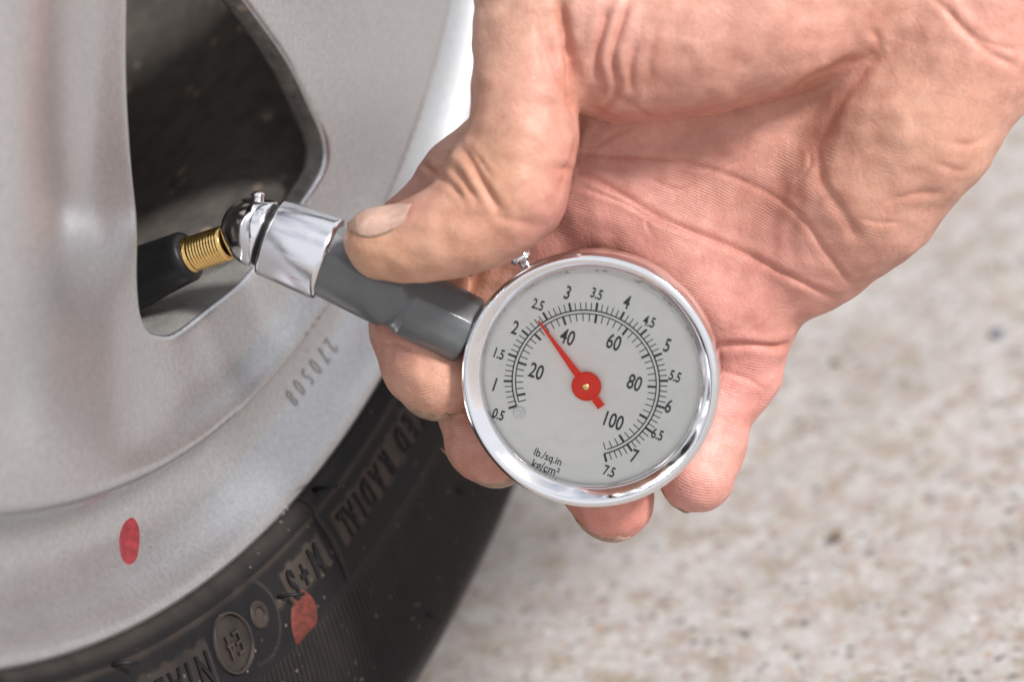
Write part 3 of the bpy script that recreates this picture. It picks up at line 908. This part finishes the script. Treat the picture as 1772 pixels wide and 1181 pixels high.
# pressure release button on the case
ba = nrm(-.52 * GX + .85 * GY)
b0 = gp(0, 0, -6.6) + ba * 25.8
V, Fa = revolve([(1.6, -1), (1.6, .8), (1.2, 1.0), (1.2, 2.3), (2.3, 2.6), (2.5, 2.9), (2.5, 4.0), (2.1, 4.5), (.01, 4.6)], b0, ba, 36)
mk('release_button', V, Fa, M['chrome'], GAUGE)

# ------------------------------------------------------------------ hand
CH = {  # round-cone chains: (photo px, photo py, depth towards lens mm, radius mm)
 'index': [(960, 235, -19, 11.8), (915, 232, -19, 11.6), (820, 320, -21, 11.2), (725, 425, -22, 11.0), (722, 500, -24, 10.4), (722, 570, -22, 9.9), (738, 625, -18, 9.6), (757, 655, -15.5, 8.8)],
 'middle': [(1065, 335, -21, 11.8), (960, 440, -25, 10.8), (862, 555, -29, 10.2), (835, 640, -29, 9.6), (832, 710, -26, 9.2), (846, 765, -22.5, 8.9), (858, 777, -21, 8.3)],
 'ring': [(1175, 435, -23, 11.6), (1090, 540, -27, 10.6), (1020, 650, -30, 10.0), (1012, 760, -28, 9.2), (1040, 830, -23, 9.0), (1060, 866, -20, 8.8)],
 'little': [(1283, 515, -21, 11.2), (1288, 575, -22, 9.8), (1278, 640, -24, 9.3), (1241, 702, -22, 8.0), (1219, 770, -18, 8.5), (1207, 822, -15.5, 8.3)],
}
THUMB = [(640, 417, 6.0, 5.2), (662, 421, 7.0, 6.9), (705, 422, 8.2, 7.6), (765, 404, 9.4, 9.0), (820, 387, 10.2, 9.3), (862, 362, 10.5, 10.0), (888, 325, 11, 10.8), (902, 250, 10, 11.0), (910, 150, 8, 10.6), (908, 60, 7, 10.2), (925, -50, 5, 12.2), (1010, -140, 3, 16), (1180, -215, -1, 18.5), (1500, -250, -6, 21)]
KNUCKLE = [(828, 300, 11.5, 6.9), (817, 322, 11.0, 6.2)]
PALM = [
 [(955, 240, -20, 11.5), (1120, 120, -17, 14.5), (1500, -150, -14, 17)],
 [(1065, 335, -22, 11.8), (1250, 190, -21, 13.5), (1550, -80, -18, 17)],
 [(1175, 435, -22.5, 12.0), (1350, 280, -22, 13.5), (1620, 20, -18, 17)],
 [(1283, 515, -21.5, 11.8), (1400, 420, -19, 13), (1500, 330, -17, 14.5), (1630, 115, -14, 16.5)],
 [(1010, 330, -19, 10.5), (1120, 430, -20, 10.5), (1240, 530, -20.5, 10.5)],
]
HYPO = [[(1405, 430, -16, 12.5), (1490, 335, -11, 15.0), (1578, 213, -7, 17.0), (1655, 72, -5, 17.6), (1735, -85, -6, 19)]]
THENAR = [[(1045, 105, 1, 11.5), (1090, 85, 2.5, 13.5), (1200, 60, 3.0, 15.5), (1320, 20, 1.5, 17.0), (1430, -40, -2, 18.5), (1600, -170, -6, 20)],
          [(925, -40, 4, 12), (1020, 20, 3, 13), (1100, 30, 2, 14)]]
FORE = [[(1560, -90, -12, 21), (1720, -260, -11, 23), (2000, -520, -10, 25), (2500, -960, -8, 29)],
        [(1690, 20, -12, 19), (1830, -130, -11, 22), (2100, -400, -10, 26), (2560, -850, -8, 29)]]

def cone_sdf(G, a, b, r1, r2):
    """signed distance to a round cone"""
    ba = b - a; l2 = float(ba @ ba)
    if l2 < 1e-6: return np.linalg.norm(G - a, axis=-1) - r1
    pa = G - a
    rr = r1 - r2; a2 = l2 - rr * rr; il2 = 1.0 / l2
    y = pa @ ba; z = y - l2
    w = pa * l2 - y[..., None] * ba; x2 = np.einsum('...i,...i', w, w)
    y2 = y * y * l2; z2 = z * z * l2
    k = np.sign(rr) * rr * rr * x2
    out = (np.sqrt(x2 * a2 * il2) + y * rr) * il2 - r1
    c1 = np.sign(z) * a2 * z2 > k
    out = np.where(c1, np.sqrt(x2 + z2) * il2 - r2, out)
    c2 = np.sign(y) * a2 * y2 < k
    out = np.where(~c1 & c2, np.sqrt(x2 + y2) * il2 - r1, out)
    return out

def smin(a, b, k):
    h = np.clip(k - np.abs(a - b), 0, None) / k
    return np.minimum(a, b) - h * h * h * k / 6.0

def chain_sdf(G, ch, k=2.0):
    d = None
    for q, w in zip(ch[:-1], ch[1:]):
        e = cone_sdf(G, P(*q[:3]).astype(np.float32), P(*w[:3]).astype(np.float32), q[3], w[3])
        d = e if d is None else smin(d, e, k)
    return d

def hand_sdf(G):
    palm = None
    for c in PALM:
        e = chain_sdf(G, c, 5); palm = e if palm is None else smin(palm, e, 13)
    for c in HYPO: palm = smin(palm, chain_sdf(G, c, 8), 8)
    for c in FORE: palm = smin(palm, chain_sdf(G, c, 10), 14)
    fing = None
    for nme in ('index', 'middle', 'ring', 'little'):
        e = chain_sdf(G, CH[nme], 3)
        fing = e if fing is None else smin(fing, e, 1.2)
    d = smin(palm, fing, 5)
    th = chain_sdf(G, THUMB, 4); th = smin(th, chain_sdf(G, KNUCKLE, 3), 6)
    tn = None
    for c in THENAR:
        e = chain_sdf(G, c, 8); tn = e if tn is None else smin(tn, e, 9)
    d = smin(d, tn, 6.5)
    return smin(d, th, 4.0)

def surface_nets(lo, hi, vox):
    ax = [np.arange(lo[i], hi[i] + vox, vox, dtype=np.float32) for i in range(3)]
    shp = tuple(len(a) for a in ax)
    S = np.empty(shp, np.float32)
    step = 24
    for i in range(0, shp[0], step):
        G = np.stack(np.meshgrid(ax[0][i:i + step], ax[1], ax[2], indexing='ij'), -1)
        S[i:i + step] = hand_sdf(G)
    S[0] = S[-1] = 1; S[:, 0] = S[:, -1] = 1; S[:, :, 0] = S[:, :, -1] = 1
    ins = S < 0
    cnt = np.zeros(tuple(s - 1 for s in shp), np.int8)
    acc = None; m = 0
    pos = np.zeros(cnt.shape + (3,), np.float32); ne = np.zeros(cnt.shape, np.float32)
    corners = [(i, j, k) for i in (0, 1) for j in (0, 1) for k in (0, 1)]
    def sub(A, c): return A[c[0]:A.shape[0] - 1 + c[0], c[1]:A.shape[1] - 1 + c[1], c[2]:A.shape[2] - 1 + c[2]]
    for c in corners:
        for d in range(3):
            if c[d]: continue
            c2 = list(c); c2[d] = 1
            a, b = sub(S, c), sub(S, c2)
            cr_ = (a < 0) != (b < 0)
            idx = np.nonzero(cr_)
            t = a[idx] / (a[idx] - b[idx])
            p = np.zeros((len(t), 3), np.float32)
            for q in range(3): p[:, q] = c[q]
            p[:, d] = t
            pos[idx] += p; ne[idx] += 1
    act = ne > 0
    vid = -np.ones(cnt.shape, np.int64); I = np.nonzero(act); vid[I] = np.arange(len(I[0]))
    V = pos[I] / ne[I][:, None]
    V = (V + np.stack(I, -1)) * vox + np.array([ax[0][0], ax[1][0], ax[2][0]])
    quads = []
    for d in range(3):
        e1, e2 = (d + 1) % 3, (d + 2) % 3
        sl_a = [slice(None)] * 3; sl_b = [slice(None)] * 3
        sl_a[d] = slice(0, -1); sl_b[d] = slice(1, None)
        A, B = ins[tuple(sl_a)], ins[tuple(sl_b)]
        ch_ = A != B
        idx = np.array(np.nonzero(ch_)).T
        idx = idx[(idx[:, e1] > 0) & (idx[:, e2] > 0) & (idx[:, e1] < shp[e1] - 1) & (idx[:, e2] < shp[e2] - 1)]
        def at(o1, o2):
            q = idx.copy(); q[:, e1] -= o1; q[:, e2] -= o2; return vid[q[:, 0], q[:, 1], q[:, 2]]
        q = np.stack([at(0, 0), at(1, 0), at(1, 1), at(0, 1)], -1)
        f = A[idx[:, 0], idx[:, 1], idx[:, 2]]
        q[~f] = q[~f][:, ::-1]
        quads.append(q)
    Q = np.vstack(quads)
    Q = Q[(Q >= 0).all(1)]
    return V.astype(np.float64), Q

def subdiv(V, Q):
    n = len(V)
    E = np.vstack([Q[:, [0, 1]], Q[:, [1, 2]], Q[:, [2, 3]], Q[:, [3, 0]]])
    Es = np.sort(E, 1); key = Es[:, 0] * (n + 1) + Es[:, 1]
    uk, inv = np.unique(key, return_inverse=True)
    ua, ub = uk // (n + 1), uk % (n + 1)
    me_ = (V[ua] + V[ub]) / 2; mf = V[Q].mean(1)
    ne_ = len(uk); m = len(Q)
    e = inv.reshape(4, m).T + n
    f = np.arange(m) + n + ne_
    Q2 = np.vstack([np.stack([Q[:, i], e[:, i], f, e[:, i - 1]], -1) for i in range(4)])
    return np.vstack([V, me_, mf]), Q2

def vnormals(V, Q):
    a = V[Q[:, 2]] - V[Q[:, 0]]; b = V[Q[:, 3]] - V[Q[:, 1]]
    fn = np.cross(a, b); N = np.zeros_like(V)
    for i in range(4):
        for c in range(3): N[:, c] += np.bincount(Q[:, i], fn[:, c], len(V))
    return N / (np.linalg.norm(N, axis=1)[:, None] + 1e-12)

def smooth(V, Q, it=1, lam=.5):
    E = np.vstack([Q[:, [0, 1]], Q[:, [1, 2]], Q[:, [2, 3]], Q[:, [3, 0]]])
    for _ in range(it):
        A = np.zeros_like(V); n = np.bincount(E[:, 0], minlength=len(V)) + np.bincount(E[:, 1], minlength=len(V))
        for c in range(3):
            A[:, c] = np.bincount(E[:, 0], V[E[:, 1], c], len(V)) + np.bincount(E[:, 1], V[E[:, 0], c], len(V))
        V = V + lam * (A / n[:, None] - V)
    return V

def px_of(V):
    return CX + F * V[:, 0] / -V[:, 2], CY - F * V[:, 1] / -V[:, 2]

def chaikin(pts): return catmull(pts, 5, False)

# furrows of the palm and joints: (points in the photo, half width mm, depth mm, ridge beside mm)
CREASES = [
 ([(985, 262), (1060, 268), (1160, 275), (1250, 300), (1330, 335), (1385, 375), (1430, 440), (1480, 500)], .6, .35, .1),
 ([(950, 290), (1010, 300), (1090, 345), (1160, 385), (1260, 425), (1350, 470), (1420, 505), (1450, 520)], .65, .6, .15),
 ([(1000, 322), (1080, 352), (1150, 392)], .4, .4, .1),
 ([(1005, 200), (1060, 205), (1130, 203), (1200, 196), (1290, 185), (1370, 160), (1430, 125), (1500, 95)], 1.0, .8, .1),
 ([(1535, 85), (1500, 110), (1462, 165), (1430, 220), (1412, 265), (1420, 310), (1445, 350), (1470, 390), (1490, 430)], 1.3, .55, .05),
 ([(1000, 215), (990, 160), (985, 100), (975, 40), (968, -10)], .9, 1.4, .4),
 ([(1003, 205), (1000, 240), (985, 285), (965, 345)], .6, .5, .1),
 ([(1040, 150), (1030, 100), (1045, 40), (1052, 0)], .8, .85, .3),
 ([(1068, 150), (1060, 95), (1075, 40), (1090, -5)], .7, .8, .3),
 ([(1095, 170), (1090, 120), (1105, 60)], .7, .5, .2),
 ([(1128, 150), (1125, 100), (1140, 40)], .8, .25, .1),
 ([(1010, 180), (1040, 190), (1062, 168), (1068, 140)], .6, .5, .2),
 ([(945, 60), (962, 120), (985, 180)], .9, .45, .15),
 ([(925, 30), (940, 100), (950, 150)], .7, .25, .1),
 ([(792, 252), (812, 275), (835, 315), (852, 345), (870, 372)], .75, .8, .35),
 ([(778, 285), (798, 305), (818, 335), (830, 352)], .6, .65, .3),
 ([(770, 312), (790, 330), (806, 350)], .5, .5, .25),
 ([(812, 255), (832, 280), (858, 318)], .5, .35, .2),
 ([(850, 370), (880, 382), (930, 388)], .8, .25, .1),
 ([(1230, 603), (1290, 597), (1345, 600), (1375, 592)], .7, .95, .25),
 ([(1240, 706), (1262, 722), (1290, 738)], .7, .4, .2),
 ([(1236, 640), (1290, 655), (1330, 680)], .5, .25, .1),
 ([(1640, 245), (1680, 250), (1715, 230)], .7, .3, .1),
 ([(1530, 355), (1570, 338), (1640, 335)], .7, .3, .1),
 ([(1610, 280), (1660, 295), (1690, 285)], .6, .2, .1),
 ([(1630, 0), (1670, 55), (1720, 95), (1772, 118)], .9, .5, .1),
 ([(1600, -20), (1650, 30), (1700, 70), (1772, 90)], .7, .3, .1),
 ([(1500, 40), (1520, 70), (1512, 100)], .8, .4, .2),
 ([(655, 590), (700, 600), (745, 632)], .5, .22, .1),
 ([(722, 275), (745, 295), (770, 315)], .6, .6, .2),
 ([(1110, 300), (1180, 330), (1230, 300), (1300, 270)], .4, .2, .1),
 ([(1115, 365), (1122, 395), (1135, 415)], .4, .25, .1),
 ([(1180, 275), (1200, 290), (1240, 286)], .4, .25, .1),
 ([(1395, 250), (1400, 285), (1380, 310)], .4, .25, .1),
 ([(1480, 375), (1520, 385), (1570, 388)], .5, .2, .05),
 ([(1060, 160), (1120, 205), (1080, 225), (1020, 258)], .5, .3, .15),
 ([(870, 455), (905, 440), (930, 410)], .5, .3, .1),
]
TONES = [  # px, py, radius px, colour, weight; some dark spots are painted shade
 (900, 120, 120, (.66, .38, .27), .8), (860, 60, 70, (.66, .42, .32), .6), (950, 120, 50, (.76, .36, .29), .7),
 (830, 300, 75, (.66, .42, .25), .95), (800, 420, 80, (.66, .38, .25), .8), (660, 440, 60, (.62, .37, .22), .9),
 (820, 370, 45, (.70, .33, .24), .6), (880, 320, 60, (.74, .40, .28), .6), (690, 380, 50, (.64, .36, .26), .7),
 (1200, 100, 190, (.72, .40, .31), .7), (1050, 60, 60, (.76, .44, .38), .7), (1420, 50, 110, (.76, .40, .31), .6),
 (1200, 330, 190, (.57, .26, .20), .8), (1060, 360, 120, (.56, .25, .20), .85), (1280, 510, 110, (.72, .34, .28), .8),  # mid palm darkened to paint in the shadow under the thenar
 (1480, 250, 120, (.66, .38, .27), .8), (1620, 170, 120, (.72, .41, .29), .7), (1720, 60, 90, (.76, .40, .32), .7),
 (760, 260, 90, (.44, .23, .18), .9), (690, 320, 60, (.44, .21, .17), .8), (690, 590, 60, (.66, .34, .26), .8),  # index behind the thumb darkened to paint in the thumb's shadow
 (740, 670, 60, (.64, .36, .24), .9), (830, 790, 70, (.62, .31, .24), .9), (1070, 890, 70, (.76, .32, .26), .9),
 (1225, 820, 60, (.80, .40, .34), .9), (1250, 700, 60, (.72, .32, .28), .8), (1300, 640, 70, (.72, .32, .28), .8), (1000, 430, 90, (.44, .19, .16), .95), (1120, 420, 110, (.50, .22, .18), .6),  # palm beside the gauge darkened to paint in shade from thumb and gauge
]

def build_hand():
    c0 = P(560, 990, 0); c1 = P(2330, -700, 0)
    lo = np.array([c0[0], c0[1] - 2, -D0 - 46]); hi = np.array([c1[0], c1[1], -D0 + 27])
    V, Q = surface_nets(lo, hi, .85)
    V = smooth(V, Q, 2, .5); V, Q = subdiv(V, Q); V = smooth(V, Q, 2, .5)
    N = vnormals(V, Q)
    u, v = px_of(V)
    facing = np.einsum('ij,ij->i', N, -V) / np.linalg.norm(V, axis=1)
    # front-most surface map so that marks only touch what faces the lens
    g = 6.0
    iu = np.clip(((u + 0) / g).astype(int) + 40, 0, 399); iv = np.clip(((v + 800) / g).astype(int), 0, 399)
    Z = np.full((400, 400), -1e9); np.maximum.at(Z, (iu, iv), V[:, 2])
    vis = (V[:, 2] > Z[iu, iv] - 6.0) & (facing > .05)
    w = np.clip(facing * 2.2, 0, 1) * vis
    disp = np.zeros(len(V)); red = np.zeros(len(V))
    mmpx = -V[:, 2] / F
    for pts, wd, dp, rg in CREASES:
        L = chaikin(pts)
        box = (u > L[:, 0].min() - 40) & (u < L[:, 0].max() + 40) & (v > L[:, 1].min() - 40) & (v < L[:, 1].max() + 40) & vis
        ix = np.nonzero(box)[0]
        if not len(ix): continue
        d = seg_dist(u[ix], v[ix], L, False) * mmpx[ix]
        # fade at both ends
        e = np.minimum(np.hypot(u[ix] - L[0, 0], v[ix] - L[0, 1]), np.hypot(u[ix] - L[-1, 0], v[ix] - L[-1, 1]))
        fade = np.clip(e / 28, .15, 1)
        disp[ix] -= dp * np.exp(-(d / wd) ** 2) * fade
        disp[ix] += .6 * rg * (np.exp(-((d - 2.6 * wd) / (1.3 * wd)) ** 2)) * fade
        red[ix] = np.maximum(red[ix], np.exp(-(d / (wd * 1.5)) ** 2) * min(1, dp) * fade)
    # soft folds of flesh, and small random unevenness
    rng = np.random.default_rng(7)
    un = np.zeros(len(V))
    for i in range(26):
        k = rng.normal(size=3); k /= np.linalg.norm(k); f = rng.uniform(.12, .8)
        un += math.sin(i) * .05 / (f + .15) * np.sin((V @ k) * f * 2 + rng.uniform(0, 6) + .8 * np.sin((V @ np.roll(k, 1)) * f))
    V = V + N * (disp * w + un * .55)[:, None]
    # skin tone, with shade by the thumb, thenar and gauge painted in
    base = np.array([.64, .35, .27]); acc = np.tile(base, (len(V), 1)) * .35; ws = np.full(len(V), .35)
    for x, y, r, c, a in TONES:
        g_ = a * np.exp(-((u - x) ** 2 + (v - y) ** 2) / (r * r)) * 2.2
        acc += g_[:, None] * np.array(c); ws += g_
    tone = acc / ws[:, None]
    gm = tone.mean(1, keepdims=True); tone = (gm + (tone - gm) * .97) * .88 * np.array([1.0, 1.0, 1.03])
    k = (red * .42)[:, None]; tone = tone * (1 - k) + k * np.array([.50, .17, .12])
    # friction ridges: across the palm, curling round towards the heel of the hand
    Y = V[:, 1]; X = V[:, 0]; T2 = 2 * math.pi / .60
    def ss(x, a, b): t = np.clip((x - a) / (b - a), 0, 1); return t * t * (3 - 2 * t)
    phase = (Y + .30 * X + 9 * np.exp(-((u - 1500) ** 2 + (v - 420) ** 2) / 190 ** 2)) * T2
    amp = ss(v, 210, 300) * ss(u, 940, 1000) * (1 - ss(u + (v - 300) * .3, 1450, 1640)) * .75
    amp *= (1 - ss(v, 570, 600))
    fi = (u < 826) & (v < 372) & (V[:, 2] < -D0 - 3)
    phase = np.where(fi, (X * .80 - Y * .60) * T2, phase); amp = np.where(fi, .8, amp)
    for tx_, ty2, cx_, cy_ in ((745, 655, 700, 560), (845, 785, 800, 700), (1062, 880, 1050, 790), (1215, 825, 1235, 745), (1280, 680, 1320, 520)):
        near = (np.hypot(u - tx_, v - ty2) < 95) & (v > 560)
        dd = np.hypot(u - cx_, (v - cy_)) * .12
        phase = np.where(near, dd * T2, phase)
        amp = np.where(near, .7 * ss(95 - np.hypot(u - tx_, v - ty2), 0, 35), amp)
    o = mk('hand', V, Q, M['skin'], None, attrs={'tone': tone, 'ridge': phase, 'ridgeamp': amp * w * .62})
    tag(o, 'bare right hand, palm up, holding the pressure gauge with the thumb on its handle', 'hand')
    return o, V, Q
HAND, HV, HQ = build_hand()
sel = (HV[:, 2] > -D0 - 60)
BVH = BVHTree.FromPolygons([tuple(q) for q in HV.tolist()], HQ.tolist())

def hit(u, v):
    d = ray(u, v); r = BVH.ray_cast(Vector((0, 0, 0)), Vector(d / np.linalg.norm(d)))
    return (np.array(r[0]), np.array(r[1])) if r[0] is not None else (None, None)

# thumb nail: a curved plate lying on the thumb tip
def thumb_nail():
    # rows across the nail (from free edge on the left to the cuticle on the right)
    top = [(604, 374), (625, 364), (655, 357), (690, 353), (714, 353)]
    bot = [(607, 398), (630, 411), (660, 408), (690, 393), (703, 377)]
    nu, nv = 25, 13
    T = catmull(top, 6, False); B = catmull(bot, 6, False)
    V = np.zeros((nu, nv, 3)); ok = True
    for i in range(nu):
        a, b = T[i], B[i]
        last = None
        for j in range(nv):
            t = j / (nv - 1); q = b + (a - b) * t
            p, n_ = hit(*(q if t < .98 else b + (a - b) * .98))
            if p is None: p, n_ = last
            last = (p, n_)
            n_ = n_ if n_[2] > 0 else -n_
            edge = min(i, 4) / 4 * min(j, nv - 1 - j, 3) / 3
            V[i, j] = p + np.array(n_) * (.12 + .28 * edge) + (np.array([-.5, 0, .1]) * (1 - min(i, 4) / 4))
    # smooth the plate
    for _ in range(3):
        V[1:-1, 1:-1] = (V[:-2, 1:-1] + V[2:, 1:-1] + V[1:-1, :-2] + V[1:-1, 2:] + V[1:-1, 1:-1]) / 5
    W = V.reshape(-1, 3); back = W + np.array([0, -.1, -.5])
    Fa, mi = [], []
    for i in range(nu - 1):
        for j in range(nv - 1):
            q = [i * nv + j, (i + 1) * nv + j, (i + 1) * nv + j + 1, i * nv + j + 1]
            Fa.append(q); mi.append(1 if i < 4 or j < 1 and i < 16 else 0)
    n = len(W)
    Fb = [[n + k for k in f[::-1]] for f in Fa]
    ring = [i * nv for i in range(nu)] + [(nu - 1) * nv + j for j in range(1, nv)] + [i * nv + nv - 1 for i in range(nu - 2, -1, -1)] + [j for j in range(nv - 2, 0, -1)]
    Fs = [[ring[k], n + ring[k], n + ring[(k + 1) % len(ring)], ring[(k + 1) % len(ring)]] for k in range(len(ring))]
    o = mk('fingernail', np.vstack([W, back]), Fa + Fb + Fs, [M['nail'], M['nailtip']], HAND, mat_idx=mi + mi + [1] * len(Fs))
    o['label'] = 'wide thumb nail with a chipped pale edge'
thumb_nail()

# the other nails show only as thin edges along the lower side of the fingertips
def edge_nail(ch, dirv, rad=1.0, spread=.82, length=9.0):
    a, b = P(*CH[ch][-2][:3]), P(*CH[ch][-1][:3]); r = CH[ch][-1][3]
    ax = nrm(b - a); out = nrm(np.array(dirv, float)); out = nrm(out - ax * (out @ ax) * .999)
    side = np.cross(ax, out)
    nu, nv = 14, 17; V = np.zeros((nu, nv, 3))
    for i in range(nu):
        s = -length + (length + r * 1.02) * i / (nu - 1)            # along the finger, 0 = tip centre
        for j in range(nv):
            t = (-1 + 2 * j / (nv - 1)) * spread
            rr = r * rad * math.sqrt(max(1 - (max(s, 0) / (r * 1.05)) ** 2, .03))
            V[i, j] = b + ax * (s - 1.6 * (1 - math.cos(t))) + (out * math.cos(t) + side * math.sin(t)) * rr
    W = V.reshape(-1, 3); C = b - ax * 2
    back = C + (W - C) * .955
    Fa = [[i * nv + j, (i + 1) * nv + j, (i + 1) * nv + j + 1, i * nv + j + 1] for i in range(nu - 1) for j in range(nv - 1)]
    n = len(W); Fb = [[n + k for k in f[::-1]] for f in Fa]
    ring = [i * nv for i in range(nu)] + [(nu - 1) * nv + j for j in range(1, nv)] + [i * nv + nv - 1 for i in range(nu - 2, -1, -1)] + [j for j in range(nv - 2, 0, -1)]
    Fs = [[ring[k], n + ring[k], n + ring[(k + 1) % len(ring)], ring[(k + 1) % len(ring)]] for k in range(len(ring))]
    mk('fingernail', np.vstack([W, back]), Fa + Fb + Fs, M['nailtip'], HAND)
edge_nail('index', (-.78, -.42, -.72), 1.04)
edge_nail('middle', (-.75, -.40, -.9), 1.03)
edge_nail('ring', (-.72, -.5, -.9), 1.03)
edge_nail('little', (-.8, -.45, -.85), 1.03)
